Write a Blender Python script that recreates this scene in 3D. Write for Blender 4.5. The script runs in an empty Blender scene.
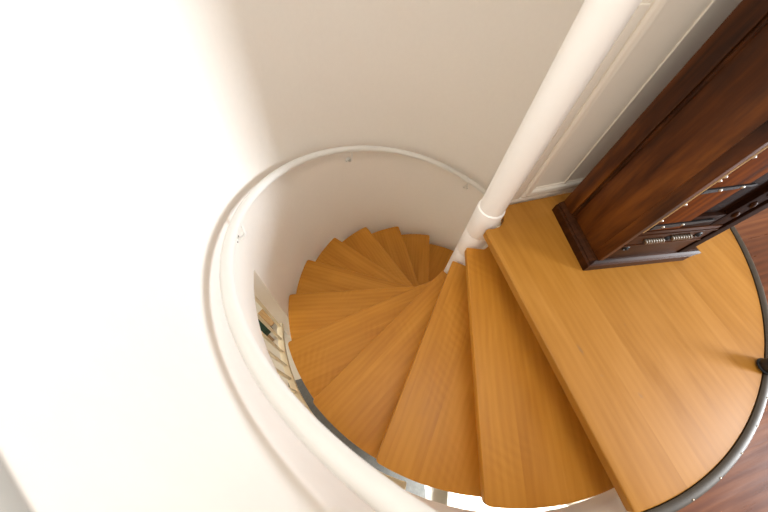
import bpy, bmesh, math, random
from mathutils import Vector, Matrix
random.seed(7)
scene = bpy.context.scene
COL = scene.collection
PI = math.pi
rad = math.radians

# ------------------------------------------------------------------ helpers
def tag(o, label=None, cat=None, group=None, kind=None):
    if label: o['label'] = label
    if cat: o['category'] = cat
    if group: o['group'] = group
    if kind: o['kind'] = kind
    return o

def empty(name, loc=(0, 0, 0), rz=0.0):
    o = bpy.data.objects.new(name, None)
    o.empty_display_size = 0.1
    COL.objects.link(o)
    o.location = loc
    o.rotation_euler = (0, 0, rz)
    return o

def link_mesh(name, bm, material, parent=None, smooth=None):
    bmesh.ops.recalc_face_normals(bm, faces=bm.faces[:])
    me = bpy.data.meshes.new(name)
    bm.to_mesh(me)
    bm.free()
    me.materials.append(material)
    if smooth is not None:
        for p in me.polygons: p.use_smooth = True
        me.set_sharp_from_angle(angle=rad(smooth))
    o = bpy.data.objects.new(name, me)
    COL.objects.link(o)
    if parent: o.parent = parent
    return o

def bevel_sharp(bm, width, seg=2, ang=35):
    bmesh.ops.recalc_face_normals(bm, faces=bm.faces[:])
    es = [e for e in bm.edges if len(e.link_faces) == 2 and e.calc_face_angle(0) > rad(ang)]
    if es:
        bmesh.ops.bevel(bm, geom=es, offset=width, segments=seg, profile=0.6, affect='EDGES', clamp_overlap=True)

def add_box(bm, lo, hi, mat=None):
    vs = []
    for x in (lo[0], hi[0]):
        for y in (lo[1], hi[1]):
            for z in (lo[2], hi[2]):
                v = Vector((x, y, z))
                vs.append(bm.verts.new(mat @ v if mat else v))
    for f in ((0, 1, 3, 2), (4, 6, 7, 5), (0, 4, 5, 1), (2, 3, 7, 6), (0, 2, 6, 4), (1, 5, 7, 3)):
        bm.faces.new([vs[i] for i in f])

def box_bm(lo, hi, bev=0.0, seg=2):
    bm = bmesh.new()
    add_box(bm, lo, hi)
    if bev: bevel_sharp(bm, bev, seg)
    return bm

def add_prism(bm, pts, z0, z1):
    a = [bm.verts.new((x, y, z0)) for x, y in pts]
    b = [bm.verts.new((x, y, z1)) for x, y in pts]
    n = len(pts)
    bm.faces.new(b)
    bm.faces.new(a[::-1])
    for i in range(n):
        j = (i + 1) % n
        bm.faces.new((a[i], a[j], b[j], b[i]))

def add_tube(bm, pts, r, seg=16, cap=True):
    pts = [Vector(p) for p in pts]
    rings = []
    prev = None
    for i, p in enumerate(pts):
        t = (pts[min(i + 1, len(pts) - 1)] - pts[max(i - 1, 0)]).normalized()
        if prev is None:
            up = Vector((0, 0, 1)) if abs(t.z) < 0.9 else Vector((1, 0, 0))
            s = t.cross(up).normalized()
        else:
            s = (prev - t * prev.dot(t)).normalized()
        prev = s
        u = s.cross(t)
        rr = r[i] if isinstance(r, (list, tuple)) else r
        rings.append([bm.verts.new(p + (s * math.cos(a) + u * math.sin(a)) * rr)
                      for a in [2 * PI * k / seg for k in range(seg)]])
    for a, b in zip(rings, rings[1:]):
        for k in range(seg):
            bm.faces.new((a[k], a[(k + 1) % seg], b[(k + 1) % seg], b[k]))
    if cap:
        bm.faces.new(rings[0][::-1])
        bm.faces.new(rings[-1])

def add_lathe(bm, prof, seg=32, mat=None):
    rings = []
    for r, z in prof:
        ring = []
        for k in range(seg):
            v = Vector((r * math.cos(2 * PI * k / seg), r * math.sin(2 * PI * k / seg), z))
            ring.append(bm.verts.new(mat @ v if mat else v))
        rings.append(ring)
    for a, b in zip(rings, rings[1:]):
        for k in range(seg):
            bm.faces.new((a[k], a[(k + 1) % seg], b[(k + 1) % seg], b[k]))
    bm.faces.new(rings[0][::-1])
    bm.faces.new(rings[-1])

def add_ring_sector(bm, r0, r1, a0, a1, z0, z1, n=48, c=(0, 0)):
    """closed solid: sector of a ring (z0/z1 numbers or functions of the angle)"""
    fz0 = z0 if callable(z0) else (lambda a: z0)
    fz1 = z1 if callable(z1) else (lambda a: z1)
    secs = []
    for i in range(n + 1):
        a = a0 + (a1 - a0) * i / n
        cx, cy = math.cos(a), math.sin(a)
        secs.append([bm.verts.new((c[0] + r * cx, c[1] + r * cy, z)) for r, z in
                     ((r0, fz0(a)), (r1, fz0(a)), (r1, fz1(a)), (r0, fz1(a)))])
    for s, t in zip(secs, secs[1:]):
        for k in range(4):
            bm.faces.new((s[k], s[(k + 1) % 4], t[(k + 1) % 4], t[k]))
    bm.faces.new(secs[0][::-1])
    bm.faces.new(secs[-1])

# ------------------------------------------------------------------ materials
def new_mat(name):
    m = bpy.data.materials.new(name)
    m.use_nodes = True
    nt = m.node_tree
    b = nt.nodes['Principled BSDF']
    return m, nt, b

def N(nt, t, **kw):
    n = nt.nodes.new(t)
    for k, v in kw.items():
        if k in n.inputs: n.inputs[k].default_value = v
        else: setattr(n, k, v)
    return n

def ramp(nt, stops, interp='LINEAR'):
    n = nt.nodes.new('ShaderNodeValToRGB')
    n.color_ramp.interpolation = interp
    el = n.color_ramp.elements
    while len(el) < len(stops): el.new(0.5)
    for e, (p, c) in zip(el, stops):
        e.position = p
        e.color = (c[0], c[1], c[2], 1)
    return n

def paint_mat(name, col, rough=0.5, bump=0.05, scale=60.0, spec=0.4):
    m, nt, b = new_mat(name)
    tc = N(nt, 'ShaderNodeTexCoord')
    n1 = N(nt, 'ShaderNodeTexNoise', Scale=scale, Detail=3.0)
    nt.links.new(tc.outputs['Object'], n1.inputs['Vector'])
    r = ramp(nt, [(0.3, [c * 0.985 for c in col]), (0.7, col)])
    nt.links.new(n1.outputs['Fac'], r.inputs['Fac'])
    nt.links.new(r.outputs['Color'], b.inputs['Base Color'])
    b.inputs['Roughness'].default_value = rough
    b.inputs['Specular IOR Level'].default_value = spec
    if bump:
        n2 = N(nt, 'ShaderNodeTexNoise', Scale=scale * 0.35, Detail=4.0)
        nt.links.new(tc.outputs['Object'], n2.inputs['Vector'])
        bp = N(nt, 'ShaderNodeBump', Strength=bump, Distance=0.01)
        nt.links.new(n2.outputs['Fac'], bp.inputs['Height'])
        nt.links.new(bp.outputs['Normal'], b.inputs['Normal'])
    return m

def wood_mat(name, dark, mid, light, rough=0.35, stave=0.075, stave_amt=0.10, grain=1.0, spec=0.5,
             axis='x', stains=None, fig=0.35, wear=0.0, coat=0.0, sharp=0.24, ripple=0.0):
    """grain runs along the object's own x (or y / z) axis"""
    m, nt, b = new_mat(name)
    L = nt.links
    tc = N(nt, 'ShaderNodeTexCoord')
    oi = N(nt, 'ShaderNodeObjectInfo')
    rnd = N(nt, 'ShaderNodeVectorMath', operation='SCALE')
    off = N(nt, 'ShaderNodeCombineXYZ')
    L.new(oi.outputs['Random'], off.inputs['X'])
    L.new(oi.outputs['Random'], off.inputs['Y'])
    L.new(oi.outputs['Random'], off.inputs['Z'])
    L.new(off.outputs['Vector'], rnd.inputs[0])
    rnd.inputs['Scale'].default_value = 13.7
    sep = N(nt, 'ShaderNodeSeparateXYZ')
    L.new(tc.outputs['Object'], sep.inputs[0])
    idx = {'x': ('X', 'Y', 'Z'), 'y': ('Y', 'X', 'Z'), 'z': ('Z', 'Y', 'X')}[axis]
    swz = N(nt, 'ShaderNodeCombineXYZ')      # x = along the grain
    for s, d in zip(idx, 'XYZ'): L.new(sep.outputs[s], swz.inputs[d])
    add = N(nt, 'ShaderNodeVectorMath', operation='ADD')
    L.new(swz.outputs[0], add.inputs[0]); L.new(rnd.outputs[0], add.inputs[1])
    # staves: floor(y / stave)
    sy = N(nt, 'ShaderNodeSeparateXYZ'); L.new(add.outputs[0], sy.inputs[0])
    dv = N(nt, 'ShaderNodeMath', operation='DIVIDE'); L.new(sy.outputs['Y'], dv.inputs[0]); dv.inputs[1].default_value = stave
    fl = N(nt, 'ShaderNodeMath', operation='FLOOR'); L.new(dv.outputs[0], fl.inputs[0])
    wn = N(nt, 'ShaderNodeTexWhiteNoise', noise_dimensions='1D'); L.new(fl.outputs[0], wn.inputs['W'])
    so = N(nt, 'ShaderNodeVectorMath', operation='SCALE'); L.new(wn.outputs['Color'], so.inputs[0]); so.inputs['Scale'].default_value = 5.0
    add2 = N(nt, 'ShaderNodeVectorMath', operation='ADD'); L.new(add.outputs[0], add2.inputs[0]); L.new(so.outputs[0], add2.inputs[1])
    # broad figure
    mp1 = N(nt, 'ShaderNodeMapping'); mp1.inputs['Scale'].default_value = (1.6, 9.0, 9.0); L.new(add2.outputs[0], mp1.inputs['Vector'])
    n1 = N(nt, 'ShaderNodeTexNoise', Scale=1.0, Detail=4.0, Roughness=0.55, Distortion=0.6); L.new(mp1.outputs[0], n1.inputs['Vector'])
    # fine grain
    mp2 = N(nt, 'ShaderNodeMapping'); mp2.inputs['Scale'].default_value = (5.0, 130.0, 130.0); L.new(add2.outputs[0], mp2.inputs['Vector'])
    n2 = N(nt, 'ShaderNodeTexNoise', Scale=1.0, Detail=5.0, Roughness=0.6); L.new(mp2.outputs[0], n2.inputs['Vector'])
    # growth rings
    mp3 = N(nt, 'ShaderNodeMapping'); mp3.inputs['Scale'].default_value = (0.35, 3.0, 3.0); L.new(add2.outputs[0], mp3.inputs['Vector'])
    wv = N(nt, 'ShaderNodeTexWave', wave_type='BANDS', bands_direction='Y', Scale=3.2, Distortion=5.0, Detail=2.0)
    wv.inputs['Detail Scale'].default_value = 0.8
    L.new(mp3.outputs[0], wv.inputs['Vector'])
    def mul(a, f):
        q = N(nt, 'ShaderNodeMath', operation='MULTIPLY'); L.new(a, q.inputs[0]); q.inputs[1].default_value = f; return q.outputs[0]
    def plus(a, c):
        q = N(nt, 'ShaderNodeMath', operation='ADD'); L.new(a, q.inputs[0]); L.new(c, q.inputs[1]); return q.outputs[0]
    f = plus(mul(n1.outputs['Fac'], fig + 0.25), mul(n2.outputs['Fac'], 0.22 * grain))
    f = plus(f, mul(wv.outputs['Fac'], 0.16 * grain))
    f = plus(f, mul(wn.outputs['Value'], stave_amt))
    if ripple:
        wr = N(nt, 'ShaderNodeTexWave', wave_type='BANDS', bands_direction='X', Scale=8.5, Distortion=2.0, Detail=1.0)
        mpr = N(nt, 'ShaderNodeMapping'); mpr.inputs['Rotation'].default_value = (0, 0, 0.5); L.new(add.outputs[0], mpr.inputs['Vector'])
        L.new(mpr.outputs[0], wr.inputs['Vector'])
        nm = N(nt, 'ShaderNodeTexNoise', Scale=3.2, Detail=2.0); L.new(add.outputs[0], nm.inputs['Vector'])
        rm = ramp(nt, [(0.53, (0, 0, 0)), (0.68, (ripple,) * 3)]); L.new(nm.outputs['Fac'], rm.inputs['Fac'])
        q = N(nt, 'ShaderNodeMath', operation='SUBTRACT'); L.new(wr.outputs['Fac'], q.inputs[0]); q.inputs[1].default_value = 0.5
        q2 = N(nt, 'ShaderNodeMath', operation='MULTIPLY'); L.new(q.outputs[0], q2.inputs[0]); L.new(rm.outputs['Color'], q2.inputs[1])
        f = plus(f, q2.outputs[0])
    tot = fig + 0.25 + 0.22 * grain + 0.16 * grain + stave_amt
    f = mul(f, 1.0 / tot)
    r = ramp(nt, [(0.5 - sharp, dark), (0.50, mid), (0.5 + sharp, light)])
    L.new(f, r.inputs['Fac'])
    col = r.outputs['Color']
    if stains:
        # worn scuffs with a shape of their own: (x, y, sx, sy, angle, colour, amount) in object space
        for (x, y, sx, sy, an, c, am) in stains:
            mp = N(nt, 'ShaderNodeMapping'); mp.vector_type = 'TEXTURE'
            mp.inputs['Location'].default_value = (x, y, 0); mp.inputs['Rotation'].default_value = (0, 0, an)
            mp.inputs['Scale'].default_value = (sx, sy, 10)
            L.new(tc.outputs['Object'], mp.inputs['Vector'])
            nn = N(nt, 'ShaderNodeTexNoise', Scale=55.0, Detail=3.0)
            L.new(tc.outputs['Object'], nn.inputs['Vector'])
            ln = N(nt, 'ShaderNodeVectorMath', operation='LENGTH'); L.new(mp.outputs[0], ln.inputs[0])
            dd = plus(ln.outputs['Value'], mul(nn.outputs['Fac'], 0.9))
            rr = ramp(nt, [(0.55, (am, am, am)), (1.0, (0, 0, 0))]); L.new(dd, rr.inputs['Fac'])
            mx = N(nt, 'ShaderNodeMix', data_type='RGBA')
            L.new(rr.outputs['Color'], mx.inputs['Factor']); L.new(col, mx.inputs['A'])
            mx.inputs['B'].default_value = (*c, 1)
            col = mx.outputs['Result']
    if wear:
        nw = N(nt, 'ShaderNodeTexNoise', Scale=5.0, Detail=5.0, Roughness=0.65)
        mpw = N(nt, 'ShaderNodeMapping'); mpw.inputs['Scale'].default_value = (0.35, 1.6, 1.6); L.new(add.outputs[0], mpw.inputs['Vector'])
        L.new(mpw.outputs[0], nw.inputs['Vector'])
        rw = ramp(nt, [(0.52, (0, 0, 0)), (0.72, (wear, wear, wear))]); L.new(nw.outputs['Fac'], rw.inputs['Fac'])
        mx = N(nt, 'ShaderNodeMix', data_type='RGBA')
        L.new(rw.outputs['Color'], mx.inputs['Factor']); L.new(col, mx.inputs['A']); mx.inputs['B'].default_value = (0.012, 0.006, 0.004, 1)
        col = mx.outputs['Result']
    L.new(col, b.inputs['Base Color'])
    rg = ramp(nt, [(0.3, (rough * 0.85,) * 3), (0.7, (rough * 1.15,) * 3)]); L.new(n1.outputs['Fac'], rg.inputs['Fac'])
    L.new(rg.outputs['Color'], b.inputs['Roughness'])
    b.inputs['Specular IOR Level'].default_value = spec
    b.inputs['Coat Weight'].default_value = coat
    b.inputs['Coat Roughness'].default_value = 0.15
    bp = N(nt, 'ShaderNodeBump', Strength=0.06, Distance=0.004)
    L.new(n2.outputs['Fac'], bp.inputs['Height']); L.new(bp.outputs['Normal'], b.inputs['Normal'])
    return m

def plain_mat(name, col, rough=0.4, metal=0.0, spec=0.5):
    m, nt, b = new_mat(name)
    tc = N(nt, 'ShaderNodeTexCoord')
    n = N(nt, 'ShaderNodeTexNoise', Scale=35.0, Detail=3.0); nt.links.new(tc.outputs['Object'], n.inputs['Vector'])
    r = ramp(nt, [(0.3, [c * 0.85 for c in col]), (0.7, [min(1, c * 1.1) for c in col])]); nt.links.new(n.outputs['Fac'], r.inputs['Fac'])
    nt.links.new(r.outputs['Color'], b.inputs['Base Color'])
    b.inputs['Roughness'].default_value = rough
    b.inputs['Metallic'].default_value = metal
    b.inputs['Specular IOR Level'].default_value = spec
    return m

M_WALL = paint_mat('white_plaster', (0.84, 0.80, 0.745), 0.6, 0.10, 40.0, 0.3)
M_PANEL = paint_mat('cream_gloss_paint', (0.82, 0.755, 0.65), 0.35, 0.02, 30.0, 0.45)
M_POLE = paint_mat('white_enamel', (0.92, 0.89, 0.84), 0.3, 0.02, 30.0, 0.5)
M_RAIL = paint_mat('offwhite_enamel', (0.79, 0.78, 0.745), 0.35, 0.01, 30.0, 0.5)
M_CAP = paint_mat('cap_shade_grey', (0.40, 0.39, 0.36), 0.5, 0.02, 30.0, 0.3)  # grey put into the colour for the shade at the near corner
M_CREAM = paint_mat('cream_paint', (0.74, 0.66, 0.48), 0.4, 0.02, 30.0, 0.4)
M_TREAD = wood_mat('honey_beech', (0.41, 0.158, 0.014), (0.51, 0.217, 0.024), (0.60, 0.275, 0.040), 0.42, 0.16, 0.14, 0.5, 0.28, fig=0.5, ripple=0.10)
M_LAND = wood_mat('honey_beech_wide', (0.30, 0.120, 0.012), (0.375, 0.160, 0.021), (0.435, 0.198, 0.033), 0.45, 0.10, 0.10, 0.4, 0.25,
                  stains=[(0.72, 0.075, 0.05, 0.016, 0.1, (0.22, 0.12, 0.05), 0.55),
                          (0.935, 0.205, 0.035, 0.014, 0.5, (0.25, 0.13, 0.05), 0.5),
                          (0.46, 0.255, 0.012, 0.006, 0.3, (0.2, 0.1, 0.03), 0.6),
                          (0.68, 0.33, 0.012, 0.007, 0.2, (0.25, 0.12, 0.04), 0.5),
                          (0.83, 0.10, 0.02, 0.010, 0.9, (0.3, 0.16, 0.06), 0.4)])
M_CAB = wood_mat('dark_walnut', (0.007, 0.0025, 0.0012), (0.070, 0.0185, 0.003), (0.175, 0.052, 0.007), 0.42, 0.5, 0.0, 0.8, 0.2, axis='z', fig=1.3, wear=0.85, sharp=0.16)
M_CABV = wood_mat('dark_walnut_crosswise', (0.014, 0.0045, 0.002), (0.044, 0.0135, 0.004), (0.085, 0.027, 0.007), 0.38, 0.5, 0.0, 0.7, 0.08, axis='y', fig=0.9, wear=0.6)
M_CABR = wood_mat('red_walnut', (0.025, 0.006, 0.0012), (0.105, 0.025, 0.0035), (0.19, 0.050, 0.006), 0.6, 0.5, 0.0, 0.7, 0.03, axis='z', fig=0.9, wear=0.5)
M_CAB_SHADE = wood_mat('walnut_front_shade', (0.005, 0.0014, 0.0006), (0.016, 0.0045, 0.0014), (0.034, 0.010, 0.003), 0.6, 0.5, 0.0, 0.7, 0.05, axis='z', fig=0.9, wear=0.4)  # walnut darkened to paint in the deep shade of the recessed front
M_FLOOR = wood_mat('red_parquet', (0.050, 0.012, 0.004), (0.125, 0.036, 0.012), (0.24, 0.085, 0.030), 0.30, 0.09, 0.3, 1.0, 0.25, axis='y', fig=0.6)
M_EDGE = plain_mat('bronze_edging', (0.050, 0.036, 0.022), 0.5, 0.3)
M_SCREW = plain_mat('worn_brass', (0.20, 0.15, 0.10), 0.35, 0.8)
M_IRON = plain_mat('black_iron', (0.010, 0.010, 0.011), 0.5, 0.0, 0.25)
M_PEWTER = plain_mat('dull_pewter', (0.16, 0.13, 0.10), 0.35, 0.5)
M_NAIL = plain_mat('bright_nail', (0.5, 0.46, 0.40), 0.3, 0.9)
M_BLACK = plain_mat('black_rubber', (0.008, 0.008, 0.009), 0.5)
M_TILE = paint_mat('pale_tile', (0.70, 0.66, 0.58), 0.4, 0.02, 8.0)
M_MAT = plain_mat('dark_grey_mat', (0.15, 0.16, 0.16), 0.8)
M_GREEN = plain_mat('dark_green_cloth', (0.012, 0.035, 0.018), 0.8)
M_TAN = wood_mat('tan_wood', (0.30, 0.17, 0.07), (0.45, 0.28, 0.12), (0.55, 0.36, 0.17), 0.5, 0.05, 0.1)
M_SHELF = paint_mat('white_lacquer', (0.9, 0.9, 0.88), 0.4, 0.0, 30.0)
M_GLASS, nt_, b_ = new_mat('window_glass')
b_.inputs['Transmission Weight'].default_value = 1.0
b_.inputs['Roughness'].default_value = 0.0
b_.inputs['IOR'].default_value = 1.0
b_.inputs['Base Color'].default_value = (0.98, 0.99, 0.99, 1)

# ------------------------------------------------------------------ measurements (metres; pole axis = origin, landing top = 0)
RT, RISE, STEP, E0 = 1.2125, 0.1997, 0.35127, -0.0553
RD, RDO = 1.245, 1.345           # round wall, inside and outside
LOW = -2.80                      # lower floor
LC, LR = (-0.054, 0.040), 1.285  # arc of the landing
XW = -0.05                       # face of the panelled wall

# ------------------------------------------------------------------ setting
# round wall: full height round the back, a parapet on the camera's side, and a rounded lower edge at the slab
def wall_sector(a0, a1, z0, z1, n, name):
    bm = bmesh.new()
    add_ring_sector(bm, RD, RDO, rad(a0), rad(a1), z0, z1, n)
    o = link_mesh(name, bm, M_WALL, None, 40)
    tag(o, kind='structure')
    return o
bm = bmesh.new()
add_ring_sector(bm, RD, RDO, rad(92), rad(263.2), LOW, 2.5, 120)
o = link_mesh('wall_round', bm, M_WALL, None, 40); tag(o, 'white plastered round stair wall', kind='structure')
bm = bmesh.new()
add_ring_sector(bm, RD, RDO, rad(263.2), rad(356), -0.30, lambda a: 2.5 if a < rad(288) else 1.0025, 97)
o = link_mesh('wall_left', bm, M_WALL, None, 40); tag(o, 'white round wall above the opening, low beside the top steps', kind='structure')
bm = bmesh.new()
add_ring_sector(bm, RD - 0.001, RDO + 0.008, rad(289.2), rad(356), 1.003, 1.022, 70)
bevel_sharp(bm, 0.005, 2, 60)
o = link_mesh('trim_4', bm, M_CAP, None, 40); tag(o, 'capping on the low round wall, shade painted in as grey', kind='structure')

bm = bmesh.new()
add_ring_sector(bm, RD, RDO, rad(356), rad(452), -0.30, -0.056, 90)
o = link_mesh('trim_5', bm, M_WALL, None, 40); tag(o, 'white round wall edge under the landing', kind='structure')
# panelled wall behind the landing
bm = box_bm((XW - 0.06, 0.072, -0.26), (XW, 3.5, 2.5))
o = link_mesh('wall_right', bm, M_PANEL); tag(o, 'cream panelled wall behind the landing', kind='structure')
# base rail, frame moulding, bead
bm = bmesh.new()
for lo, hi in (((XW, 0.074, 0.0), (XW + 0.010, 3.5, 0.028)),):
    add_box(bm, lo, hi)
bevel_sharp(bm, 0.004)
o = link_mesh('baseboard_right', bm, M_PANEL, None, 40); tag(o, kind='structure')
def moulding(name, y0, y1, z0, z1, prof_w=0.028, h=0.016):
    """picture-frame moulding on the panelled wall with a rounded section"""
    bm = bmesh.new()
    sec = []
    for i in range(9):
        t = i / 8
        sec.append((t * prof_w, h * (0.25 + 0.75 * math.sin(PI * min(1, t * 1.15)) ** 0.8) if t < 0.87 else h * 0.25))
    cor = [(y0, z0, 1, 1), (y1, z0, -1, 1), (y1, z1, -1, -1), (y0, z1, 1, -1)]
    rings = []
    for (y, z, sy, sz) in cor:
        rings.append([bm.verts.new((XW, y, z))] + [bm.verts.new((XW + d, y + sy * t, z + sz * t)) for t, d in sec] + [bm.verts.new((XW, y + sy * prof_w, z + sz * prof_w))])
    for a, b in zip(rings, rings[1:] + rings[:1]):
        for k in range(len(a) - 1):
            bm.faces.new((a[k], a[k + 1], b[k + 1], b[k]))
    o = link_mesh(name, bm, M_PANEL, None, 30); tag(o, kind='structure')
    return o
moulding('trim_1', 0.205, 1.20, 0.034, 2.05, 0.052, 0.020)
bm = box_bm((XW, 0.150, 0.030), (XW + 0.012, 0.190, 0.865), 0.005)
o = link_mesh('trim_2', bm, M_PANEL, None, 40); tag(o, kind='structure')
bm = box_bm((XW, 0.434, 0.075), (XW + 0.008, 0.446, 2.0), 0.003)
o = link_mesh('trim_3', bm, M_PANEL, None, 40); tag(o, kind='structure')

# upper floor, outside the landing's arc and the round wall
bm = bmesh.new()
pts = []
for i in range(49):
    a = rad(0) + rad(92) * i / 48
    p = (LC[0] + (LR - 0.002) * math.cos(a), LC[1] + (LR - 0.002) * math.sin(a))
    pts.append(p)
pts = [(max(p[0], XW), p[1]) for p in pts]
outer = [(XW, 3.5), (3.6, 3.5), (3.6, -2.6), (0.50, -2.6)]
hole2 = [(RDO * math.cos(rad(a)), RDO * math.sin(rad(a))) for a in range(-72, 1, 4)]
poly = pts + outer + hole2
add_prism(bm, poly, -0.05, 0.0)
o = link_mesh('floor', bm, M_FLOOR); tag(o, 'reddish brown wooden floor beyond the landing', kind='structure')

# lower hall floor
bm = box_bm((-3.3, -3.4, LOW - 0.1), (3.6, 3.3, LOW))
o = link_mesh('floor.001', bm, M_TILE); tag(o, 'pale floor of the lower hall', kind='structure')

# lower hall: unseen slab and ring wall, added against stray light
bm = bmesh.new()
add_ring_sector(bm, RDO + 0.001, 3.2, rad(-160), rad(92), -0.285, -0.262, 80)
o = link_mesh('hall_light_lid', bm, M_WALL, None, 40); tag(o, kind='structure')
bm = bmesh.new()
add_ring_sector(bm, 3.0, 3.1, rad(-160), rad(92), LOW, -0.286, 80)
o = link_mesh('hall_light_screen', bm, M_PANEL, None, 40); tag(o, 'cream ring wall added round the lower hall against stray light', kind='structure')

# window wall of the upper room (outside the frame; the daylight comes through it)
WX0, WX1, WZ0, WZ1, WY = 2.2, 3.3, 0.10, 1.95, 3.5
bm = bmesh.new()
add_box(bm, (XW - 0.1, WY, -0.26), (WX0, WY + 0.2, 2.5))
add_box(bm, (WX1, WY, -0.26), (3.6, WY + 0.2, 2.5))
add_box(bm, (WX0, WY, -0.26), (WX1, WY + 0.2, WZ0))
add_box(bm, (WX0, WY, WZ1), (WX1, WY + 0.2, 2.5))
o = link_mesh('wall_back', bm, M_WALL); tag(o, kind='structure')
win = empty('window_1', ((WX0 + WX1) / 2, WY + 0.1, WZ0)); tag(win, 'white framed window lighting the landing', kind='structure')
bm = bmesh.new()
w, h = (WX1 - WX0) / 2, WZ1 - WZ0
for lo, hi in (((-w, -.03, 0), (-w + .05, .03, h)), ((w - .05, -.03, 0), (w, .03, h)), ((-w + .05, -.03, 0), (w - .05, .03, .05)), ((-w + .05, -.03, h - .05), (w - .05, .03, h))):
    add_box(bm, lo, hi)
o = link_mesh('window_frame', bm, M_SHELF, win)
bm = box_bm((-w + .05, -.003, .05), (w - .05, .003, h - .05))
o = link_mesh('window_pane', bm, M_GLASS, win)

# ------------------------------------------------------------------ landing
land = empty('landing', (0, 0, 0))
tag(land, 'honey coloured quarter-round wooden landing at the top of the spiral stairs', 'landing')
def arc_pts(c, r, a0, a1, n):
    return [(c[0] + r * math.cos(a0 + (a1 - a0) * i / n), c[1] + r * math.sin(a0 + (a1 - a0) * i / n)) for i in range(n + 1)]
def round_corner(p, a, b, r, n=4):
    """points of a small rounded corner at p between directions to a and b"""
    p = Vector(p); da = (Vector(a) - p).normalized(); db = (Vector(b) - p).normalized()
    s, e = p + da * r, p + db * r
    return [tuple((s * (1 - t) ** 2 + p * 2 * t * (1 - t) + e * t ** 2)) for t in [i / n for i in range(n + 1)]]
Lr = LR - 0.004
a_s = math.asin((E0 - LC[1]) / Lr)
a_e = math.acos((-0.036 - LC[0]) / Lr)
out_arc = arc_pts(LC, Lr, a_s, a_e, 64)
RH = 0.084
hub_arc = arc_pts((0, 0), RH, rad(116), rad(-22), 14)
pin = (0.086, E0)
poly = round_corner(pin, hub_arc[-1], out_arc[0], 0.012) + out_arc + [(-0.036, 0.10)] + hub_arc
bm = bmesh.new()
add_prism(bm, poly, -0.042, 0.0)
bevel_sharp(bm, 0.006, 3, 30)
o = link_mesh('landing_board', bm, M_LAND, land, 40)
# bronze edging strip with screws
bm = bmesh.new()
secs = []
prof = [(-0.003, -0.02), (-0.003, 0.002), (0.003, 0.0050), (0.017, 0.0055), (0.024, 0.0025), (0.026, 0.0005), (0.002, 0.0003), (0.0015, -0.02)]
n = 90
e0, e1 = a_s + 0.002, a_e - 0.01
for i in range(n + 1):
    a = e0 + (e1 - e0) * i / n
    secs.append([bm.verts.new((LC[0] + (LR + d) * math.cos(a), LC[1] + (LR + d) * math.sin(a), z)) for d, z in prof])
for s, t in zip(secs, secs[1:]):
    for k in range(len(prof)):
        bm.faces.new((s[k], s[(k + 1) % len(prof)], t[(k + 1) % len(prof)], t[k]))
bm.faces.new(secs[0][::-1]); bm.faces.new(secs[-1])
edging = link_mesh('edging_strip', bm, M_EDGE, None, 30); tag(edging, 'dark bronze edging strip screwed round the curved side of the landing', 'edging strip')
nscrew = 15
first = None
for i in range(nscrew):
    a = e0 + (e1 - e0) * (i + 0.5) / nscrew
    loc = (LC[0] + (LR + 0.020) * math.cos(a), LC[1] + (LR + 0.020) * math.sin(a), 0.0042)
    if first is None:
        bm = bmesh.new(); add_lathe(bm, [(0.0036, 0), (0.0032, 0.0012), (0.0016, 0.0018)], 12)
        first = link_mesh('screw', bm, M_SCREW, edging, 40); s = first
    else:
        s = first.copy(); COL.objects.link(s); s.parent = edging
    s.location = loc

# ------------------------------------------------------------------ treads
def tread_bm():
    # own frame: front edge along +x at y = E0; the back edge runs under the front of the step above
    nb = Vector((-math.sin(STEP), math.cos(STEP))); ub = Vector((math.cos(STEP), math.sin(STEP)))
    d = E0 + 0.125
    back_out = nb * d + ub * math.sqrt(RT * RT - d * d)
    front_out = Vector((math.sqrt(RT * RT - E0 * E0), E0))
    a0 = math.atan2(front_out.y, front_out.x); a1 = math.atan2(back_out.y, back_out.x)
    arc = arc_pts((0, 0), RT, a0, a1, 24)
    back_in = nb * d + ub * 0.070
    ab = math.atan2(back_in.y, back_in.x)
    hub = [(0.080, 0.045)]
    pin = (0.080, E0)
    poly = round_corner(pin, hub[-1], arc[0], 0.009) + round_corner(arc[0], pin, arc[1], 0.022, 4) + arc[1:] + [tuple(back_in)] + hub
    bm = bmesh.new()
    add_prism(bm, poly, -0.042, 0.0)
    bevel_sharp(bm, 0.0055, 3, 40)
    return bm
ORD = ['first', 'second', 'third', 'fourth', 'fifth', 'sixth', 'seventh', 'eighth', 'ninth', 'tenth', 'eleventh', 'twelfth', 'thirteenth']
NT = 13
proto = None
for k in range(1, NT + 1):
    if proto is None:
        o = link_mesh('stair_tread', tread_bm(), M_TREAD, None, 40); proto = o
    else:
        o = proto.copy(); COL.objects.link(o)
    o.location = (0, 0, -k * RISE)
    o.rotation_euler = (0, 0, -k * STEP)
    extra = {1: ', partly under the landing edge', 11: ', mostly behind the pole'}.get(k, '')
    if k == NT: extra = ', lowest of all'
    tag(o, 'honey wooden wedge stair tread, %s step down from the landing%s' % (ORD[k - 1], extra), 'stair tread', 'spiral stair treads')

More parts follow.
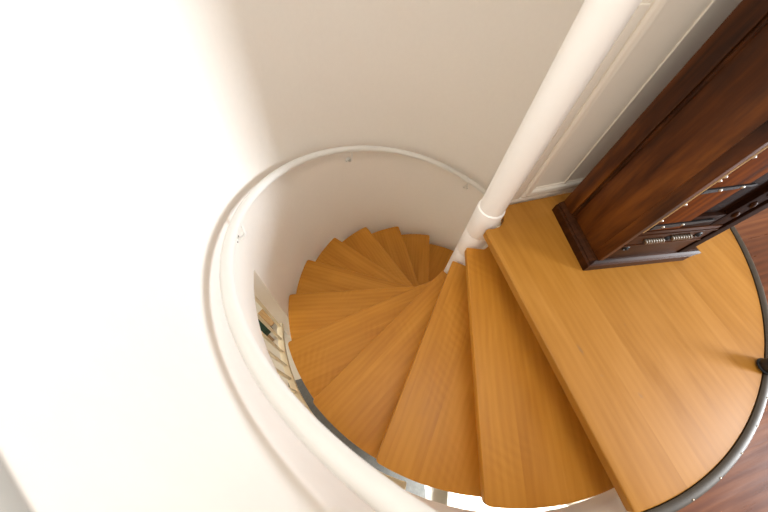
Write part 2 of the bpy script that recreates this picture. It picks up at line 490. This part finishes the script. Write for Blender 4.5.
# ------------------------------------------------------------------ pole
pole = empty('stair_pole', (0, 0, LOW))
tag(pole, 'white round steel pole in the centre of the spiral stairs', 'pole')
bm = bmesh.new()
add_lathe(bm, [(0.0615, 0.0), (0.0615, -LOW + 2.5)], 48)
link_mesh('pole_shaft', bm, M_POLE, pole, 40)
def hub_bm(h):
    bm = bmesh.new()
    add_lathe(bm, [(0.0620, 0.0), (0.0685, 0.0010), (0.0692, 0.003), (0.0692, h - 0.010), (0.0680, h - 0.004), (0.0620, h)], 48)
    return bm
hub0 = None
for k in range(0, NT + 1):
    if hub0 is None:
        s = link_mesh('pole_sleeve', hub_bm(RISE - 0.001), M_POLE, pole, 30); hub0 = s
    else:
        s = hub0.copy(); COL.objects.link(s); s.parent = pole
    s.location = (0, 0, -LOW - k * RISE - 0.135)
bm = bmesh.new(); add_lathe(bm, [(0.16, 0.0), (0.16, 0.008), (0.155, 0.011), (0.0625, 0.011)], 40)
link_mesh('base_plate', bm, M_POLE, pole, 40)
pb = None
for k in range(0, NT + 1):       # flat steel support under each step
    if pb is None:
        bm = box_bm((0.066, -0.030, 0.0), (0.62, 0.012, 0.010), 0.002)
        s = link_mesh('tread_support', bm, M_POLE, pole, 40); pb = s
    else:
        s = pb.copy(); COL.objects.link(s); s.parent = pole
    s.location = (0, 0, -LOW - k * RISE - 0.0522)
    s.rotation_euler = (0, 0, -k * STEP + 0.10)

# ------------------------------------------------------------------ handrail
RR = 1.1834
def rail_z(a): return 0.5226 * (a + 2.2) - 0.1333
hr = empty('handrail', (0, 0, 0))
tag(hr, 'off-white tubular handrail curving down the round white wall', 'handrail')
bm = bmesh.new()
pts = []
for i in range(181):
    a = rad(-250) + (rad(-12) - rad(-250)) * i / 180
    pts.append((RR * math.cos(a), RR * math.sin(a), rail_z(a)))
add_tube(bm, pts, 0.0225, 20)
link_mesh('rail', bm, M_RAIL, hr, 60)
br0 = []
for j, ad in enumerate((-38.5, -98.0, -156.0, -213.0)):
    a = rad(ad); z = rail_z(a)
    er = Vector((math.cos(a), math.sin(a), 0))
    if not br0:
        # built at angle 0, then copied round
        bm = bmesh.new()
        add_tube(bm, [(RR, 0, -0.018), (RR + 0.002, 0, -0.055), (RR + 0.006, 0, -0.110), (RR + 0.026, 0, -0.142), (RD - 0.008, 0, -0.155)], 0.0075, 10)
        b1 = link_mesh('bracket', bm, M_RAIL, hr, 50)
        bm = bmesh.new()
        T = Matrix.Translation((RD - 0.0005, 0, -0.155)) @ Matrix.Rotation(-PI / 2, 4, 'Y')
        add_lathe(bm, [(0.027, 0.0), (0.027, 0.004), (0.022, 0.007)], 24, T)
        p1 = link_mesh('wall_plate', bm, M_RAIL, b1, 40)
        sc = []
        for dy in (-0.017, 0.017):
            bm = bmesh.new()
            T = Matrix.Translation((RD - 0.0065, dy, -0.155)) @ Matrix.Rotation(-PI / 2, 4, 'Y')
            add_lathe(bm, [(0.0045, 0), (0.004, 0.002), (0.002, 0.003)], 10, T)
            sc.append(link_mesh('plate_screw', bm, M_PEWTER, b1, 40))
        br0 = [b1, p1] + sc
        new = br0
    else:
        b = br0[0].copy(); COL.objects.link(b); b.parent = hr
        for c in br0[1:]:
            d = c.copy(); COL.objects.link(d); d.parent = b
        new = [b]
    new[0].location = (0, 0, z); new[0].rotation_euler = (0, 0, a)

# ------------------------------------------------------------------ cabinet
CA = (0.408, 0.302)
cab = empty('cabinet', (CA[0], CA[1], 0.0), rad(-8.13))
tag(cab, 'dark carved wooden cabinet with iron fittings standing on the landing', 'cabinet')
# own frame: +y along the front (v), -x into the depth, front plane at x = 0
D, W, H = 0.362, 0.585, 1.45
bm = bmesh.new()
pr = [(0.0, 0.0), (0.0, 0.042), (-0.006, 0.050), (-0.004, 0.056), (-0.014, 0.066), (-0.022, 0.070)]  # (inset, z)
rings = []
for ins, z in pr:
    i = -ins
    rings.append([bm.verts.new(v) for v in ((-i, i * 1.5, z), (-i, W - i * 1.5 - (0.05 if z < 0.05 else 0), z), (-D + 0.0, W - i * 1.5 - (0.05 if z < 0.05 else 0), z), (-D + 0.0, i * 1.5, z))])
for a, b in zip(rings, rings[1:]):
    for k in range(4): bm.faces.new((a[k], a[(k + 1) % 4], b[(k + 1) % 4], b[k]))
bm.faces.new(rings[0][::-1]); bm.faces.new(rings[-1])
o = link_mesh('plinth', bm, M_CABV, cab); o['label'] = 'moulded dark plinth'
V0, V1, FX = 0.037, 0.49, -0.012
# carcass (leaves the front open behind the doors)
bm = bmesh.new()
add_box(bm, (-D, V0 + 0.004, 0.068), (FX - 0.045, V1, H))
bevel_sharp(bm, 0.004)
link_mesh('carcass', bm, M_CAB_SHADE, cab, 40)
# side: plank, rear stile, front corner strip
bm = box_bm((-0.262, V0 - 0.001, 0.069), (FX - 0.046, V0 + 0.006, H - 0.02), 0.002); link_mesh('side_plank', bm, M_CAB, cab, 40)
bm = bmesh.new()
add_box(bm, (-D + 0.001, V0 - 0.012, 0.069), (-0.278, V0 + 0.005, H - 0.02)); bevel_sharp(bm, 0.004)
o = link_mesh('rear_stile', bm, M_CAB, cab, 40)
bm = bmesh.new()
add_tube(bm, [(-0.270, V0 + 0.001, 0.07), (-0.270, V0 + 0.001, H - 0.03)], 0.0085, 12)
o = link_mesh('bead_moulding', bm, M_CABV, cab, 60)
bm = box_bm((FX - 0.047, V0 - 0.003, 0.069), (FX, V0 + 0.020, H - 0.02), 0.004, 3); link_mesh('corner_post', bm, M_CAB, cab, 40)
bm = box_bm((FX - 0.047, V1 - 0.05, 0.069), (FX, V1, H - 0.02), 0.005, 3); link_mesh('corner_post', bm, M_CAB_SHADE, cab, 40)
bm = box_bm((-D - 0.0, V0 - 0.03, H - 0.02), (0.0, V1 + 0.03, H + 0.05), 0.012, 3); link_mesh('cornice', bm, M_CABV, cab, 40)
# bottom rail with carving
br = box_bm((FX - 0.046, V0 + 0.021, 0.071), (FX - 0.006, V1 - 0.051, 0.285), 0.003)
rail_ = link_mesh('bottom_rail', br, M_CABV, cab, 40)
def rope(y0, y1, z, r=0.017, n=8):
    bm = bmesh.new()
    L = (y1 - y0) / n
    for i in range(n):
        c = Vector((FX - 0.001, y0 + L * (i + 0.5), z))
        T = Matrix.Translation(c) @ Matrix.Rotation(rad(38), 4, 'X') @ Matrix.Diagonal((0.7, 0.40, 1.25, 1))
        bmesh.ops.create_icosphere(bm, subdivisions=2, radius=r, matrix=T)
    return bm
link_mesh('carved_rope', rope(0.135, 0.225, 0.216), M_PEWTER, rail_, 60)
link_mesh('carved_rope', rope(0.250, 0.345, 0.226), M_PEWTER, rail_, 60)
def rosette(y, z, r=0.016):
    bm = bmesh.new()
    T = Matrix.Translation((FX - 0.008, y, z)) @ Matrix.Rotation(PI / 2, 4, 'Y')
    add_lathe(bm, [(r, 0), (r, 0.004), (r * .7, 0.008), (r * .55, 0.005), (r * .35, 0.012), (0.001, 0.014)], 20, T)
    return bm
for y, z in ((0.095, 0.165), (0.237, 0.222), (0.38, 0.228)):
    link_mesh('rosette', rosette(y, z), M_IRON, rail_, 40)
bm = box_bm((FX - 0.012, V0 + 0.022, 0.180), (FX - 0.001, V1 - 0.053, 0.190), 0.003); link_mesh('carved_fillet', bm, M_CABV, rail_, 40)
bm = box_bm((FX - 0.012, V0 + 0.022, 0.256), (FX - 0.001, V1 - 0.053, 0.266), 0.003); link_mesh('carved_fillet', bm, M_CABV, rail_, 40)
# door: frame and sunk panel
dz0, dz1, dy0, dy1 = 0.290, H - 0.08, V0 + 0.022, V1 - 0.053
dm = bmesh.new()
sw = 0.17
add_box(dm, (FX - 0.040, dy0, dz0), (FX - 0.008, dy0 + sw, dz1))
bevel_sharp(dm, 0.003)
door = link_mesh('door', dm, M_CABR, cab, 40)
bm = bmesh.new()
add_box(bm, (FX - 0.040, dy1 - 0.07, dz0), (FX - 0.008, dy1, dz1)); bevel_sharp(bm, 0.003)
link_mesh('door_stile', bm, M_CAB_SHADE, door, 40)
bm = bmesh.new()
bm.free()
for z in (dz0, 0.95, dz1 - 0.08):
    bm = box_bm((FX - 0.040, dy0 + sw + 0.0005, z), (FX - 0.010, dy1 - 0.0705, z + 0.07), 0.003)
    link_mesh('door_rail', bm, M_CAB_SHADE, door, 40)
bm = box_bm((FX - 0.038, dy0 + sw + 0.0005, dz0 + 0.07), (FX - 0.028, dy1 - 0.0705, 0.95), 0.0); link_mesh('door_panel', bm, M_CAB_SHADE, door)
# carved scroll on the far stile
for z in (0.36, 0.42, 0.48, 0.54, 0.62, 0.70, 0.80):
    bm = bmesh.new()
    T = Matrix.Translation((FX - 0.006, dy1 - 0.035, z)) @ Matrix.Rotation(rad(30), 4, 'X') @ Matrix.Diagonal((0.5, 0.7, 1.3, 1))
    bmesh.ops.create_icosphere(bm, subdivisions=2, radius=0.016, matrix=T)
    link_mesh('carved_scroll', bm, M_CABV, door, 60)
# iron strap hinges
def strap(y0, y1, z, h, name):
    bm = bmesh.new()
    n = 14
    pts_t, pts_b = [], []
    for i in range(n + 1):
        t = i / n
        y = y0 + (y1 - y0) * t
        hh = h * (1 - 0.55 * t)
        if t > 0.86: hh = h * 0.75 * math.sin(PI * (0.5 + (t - 0.86) / 0.28 * 0.98)) ** 0.5 if t < 1 else 0.001
        pts_t.append((y, z + 0.02 * t + hh)); pts_b.append((y, z + 0.02 * t - hh))
    loop = pts_b + pts_t[::-1]
    a = [bm.verts.new((FX - 0.008, y, zz)) for y, zz in loop]
    b = [bm.verts.new((FX - 0.002, y, zz)) for y, zz in loop]
    bm.faces.new(b); bm.faces.new(a[::-1])
    for i in range(len(loop)):
        j = (i + 1) % len(loop)
        bm.faces.new((a[i], a[j], b[j], b[i]))
    s = link_mesh(name, bm, M_IRON, cab)
    return s
nail0 = None
def nail(parent, y, z, r=0.0048, x=FX - 0.002):
    global nail0
    if nail0 is None:
        bm = bmesh.new()
        T = Matrix.Rotation(PI / 2, 4, 'Y')
        add_lathe(bm, [(r, 0), (r * .85, 0.002), (r * .45, 0.0038), (0.0005, 0.0045)], 14, T)
        s = link_mesh('nail', bm, M_NAIL, parent, 60); nail0 = s
    else:
        s = nail0.copy(); COL.objects.link(s); s.parent = parent
    s.location = (x, y, z)
st1 = strap(0.074, 0.255, 0.522, 0.010, 'hinge_strap')
nail(st1, 0.13, 0.528, 0.006); nail(st1, 0.205, 0.536)
st2 = strap(0.080, 0.335, 0.318, 0.014, 'hinge_strap')
nail(st2, 0.12, 0.322); nail(st2, 0.20, 0.328)
st3 = strap(0.074, 0.255, 0.81, 0.013, 'hinge_strap')
nail(st3, 0.13, 0.814)
bm = bmesh.new()
add_tube(bm, [(FX + 0.0, 0.0585, 0.295), (FX + 0.0, 0.0585, 1.34)], 0.0024, 10)
gb = link_mesh('edge_bead', bm, M_TAN, cab, 60)
for z in (0.358, 0.452, 0.569, 0.586, 0.664, 0.760, 0.90, 1.05):
    nail(gb, 0.084, z, 0.0042, FX - 0.008)

# ------------------------------------------------------------------ black door stop at the landing's curved edge
ds = empty('door_stop', (1.003, 0.765, 0.0))
tag(ds, 'small black rounded stopper at the curved edge of the landing', 'door stop')
ds.location = (0.985, 0.785, 0.0)
bm = bmesh.new()
add_lathe(bm, [(0.026, 0.009), (0.030, 0.014), (0.031, 0.035), (0.027, 0.052), (0.016, 0.062), (0.002, 0.065)], 28)
link_mesh('stopper_body', bm, M_BLACK, ds, 50)
bm = bmesh.new(); add_lathe(bm, [(0.034, 0.0085), (0.034, 0.012), (0.030, 0.0155)], 28)
link_mesh('stopper_base', bm, M_IRON, ds, 50)

# ------------------------------------------------------------------ lower hall, seen through the gap beside the steps
bal = empty('balustrade', (0, 0, 0))
tag(bal, 'cream painted curved screen of slats below the round wall', 'balustrade')
bm = bmesh.new()
zr = lambda a: -1.235
add_ring_sector(bm, 1.302, 1.345, rad(-96.2), rad(-30), -1.25, -1.20, 40)
bevel_sharp(bm, 0.006)
link_mesh('bottom_rail', bm, M_CREAM, bal, 40)
s0 = None
for a in (-95, -90.5, -86, -81.5, -77, -72.5, -68, -63.5, -59, -54.5, -50, -45.5):
    if s0 is None:
        bm = box_bm((1.316, -0.006, -1.2005), (1.334, 0.006, -0.3005), 0.003)
        s = link_mesh('slat', bm, M_CREAM, bal, 40); s0 = s
    else:
        s = s0.copy(); COL.objects.link(s); s.parent = bal
    s.rotation_euler = (0, 0, rad(a))

bm = bmesh.new()
add_ring_sector(bm, 1.24, 1.62, rad(-88.5), rad(-13.5), LOW + 0.0005, LOW + 0.014, 60)
bevel_sharp(bm, 0.004)
o = link_mesh('floor_mat', bm, M_MAT, None, 40); tag(o, 'dark grey curved mat on the lower floor beside the treads', 'mat')

st = empty('stool', (-0.66, -1.72, LOW), rad(38))
tag(st, 'small wooden stool with dark green cloth on the lower floor', 'stool')
bm = box_bm((-0.12, -0.13, 0.40), (0.12, 0.13, 0.43), 0.006); link_mesh('stool_top', bm, M_TAN, st, 40)
bm = box_bm((-0.125, -0.135, 0.31), (0.125, -0.01, 0.438), 0.006); link_mesh('cloth', bm, M_GREEN, st, 40)
lg = None
for x in (-.09, .09):
    for y in (-.10, .10):
        if lg is None:
            lg = link_mesh('leg', box_bm((-0.016, -0.016, 0), (0.016, 0.016, 0.40), 0.003), M_TAN, st, 40); s = lg
        else:
            s = lg.copy(); COL.objects.link(s); s.parent = st
        s.location = (x, y, 0)

bright_strip_block = empty('bright_strip_block', (1.95, 0.32, LOW), rad(-26))  # added white block, stands in for bright light on the lower floor
tag(bright_strip_block, 'low white block added for the bright strip of light past the top treads', 'bright_strip_block')
bm = box_bm((-0.27, -0.66, 0.36), (0.27, 0.66, 0.40), 0.004); link_mesh('bright_strip_top', bm, M_SHELF, bright_strip_block, 40)
bm = box_bm((-0.24, -0.62, 0.0), (-0.20, 0.62, 0.36), 0.003); link_mesh('side_panel', bm, M_SHELF, bright_strip_block, 40)
bm = box_bm((0.20, -0.62, 0.0), (0.24, 0.62, 0.36), 0.003); link_mesh('side_panel', bm, M_SHELF, bright_strip_block, 40)

# ------------------------------------------------------------------ light
def area(name, loc, target, sx, sy, power, col, spread=PI):
    l = bpy.data.lights.new(name, 'AREA')
    l.spread = spread
    l.shape = 'RECTANGLE'; l.size = sx; l.size_y = sy; l.energy = power; l.color = col
    o = bpy.data.objects.new(name, l); COL.objects.link(o)
    o.location = loc
    d = Vector(target) - Vector(loc)
    o.rotation_euler = d.to_track_quat('-Z', 'Y').to_euler()
    return o
area('window_daylight', ((WX0 + WX1) / 2, WY - 0.02, (WZ0 + WZ1) / 2), ((WX0 + WX1) / 2, 0, (WZ0 + WZ1) / 2), WX1 - WX0 - .1, WZ1 - WZ0 - .1, 300, (0.88, 0.94, 1.0))
area('lower_hall_fill', (1.95, 0.2, -0.32), (1.95, 0.2, LOW), 0.5, 0.5, 42, (1.0, 0.97, 0.92), rad(65))  # unseen fill light, added to brighten the white strip below

area('stairwell_fill', (0.75, -0.35, 2.45), (0.45, 0.0, 0.0), 0.9, 0.9, 15, (1.0, 0.95, 0.88))  # added fill for the pole, panelled wall and cabinet side
area('slat_side_fill', (-0.3, -2.3, -0.30), (-0.3, -2.2, LOW), 0.5, 0.5, 14, (1.0, 0.93, 0.82))  # fill light added so the hall behind the slats is not dark

w = bpy.data.worlds.new('World'); scene.world = w
w.use_nodes = True
bg = w.node_tree.nodes['Background']
bg.inputs['Color'].default_value = (1.0, 0.945, 0.885, 1)
bg.inputs['Strength'].default_value = 0.88

# ------------------------------------------------------------------ camera
cam = bpy.data.cameras.new('Camera')
cam.sensor_fit = 'HORIZONTAL'; cam.sensor_width = 36.0
cam.lens = 36.0 * 300.9071 / 768.0
cam.clip_start = 0.02; cam.clip_end = 60
cam.dof.use_dof = True; cam.dof.focus_distance = 1.8; cam.dof.aperture_fstop = 2.8
co = bpy.data.objects.new('Camera', cam); COL.objects.link(co)
R = ((0.2732342404, -0.8447842078, 0.4600898739), (0.9603411807, 0.2119248922, -0.1811978389), (0.0555685758, 0.4913527066, 0.8691862005))
mw = Matrix(((R[0][0], R[0][1], R[0][2], 0.7431852971), (R[1][0], R[1][1], R[1][2], -0.8351403206), (R[2][0], R[2][1], R[2][2], 1.2096008058), (0, 0, 0, 1)))
co.matrix_world = mw
scene.camera = co

vs = scene.view_settings
scene.display_settings.display_device = 'sRGB'
vs.view_transform = 'Standard'; vs.look = 'None'; vs.gamma = 1.0; vs.use_curve_mapping = False
vs.exposure = 0.25
scene.cycles.max_bounces = 10
scene.cycles.diffuse_bounces = 6
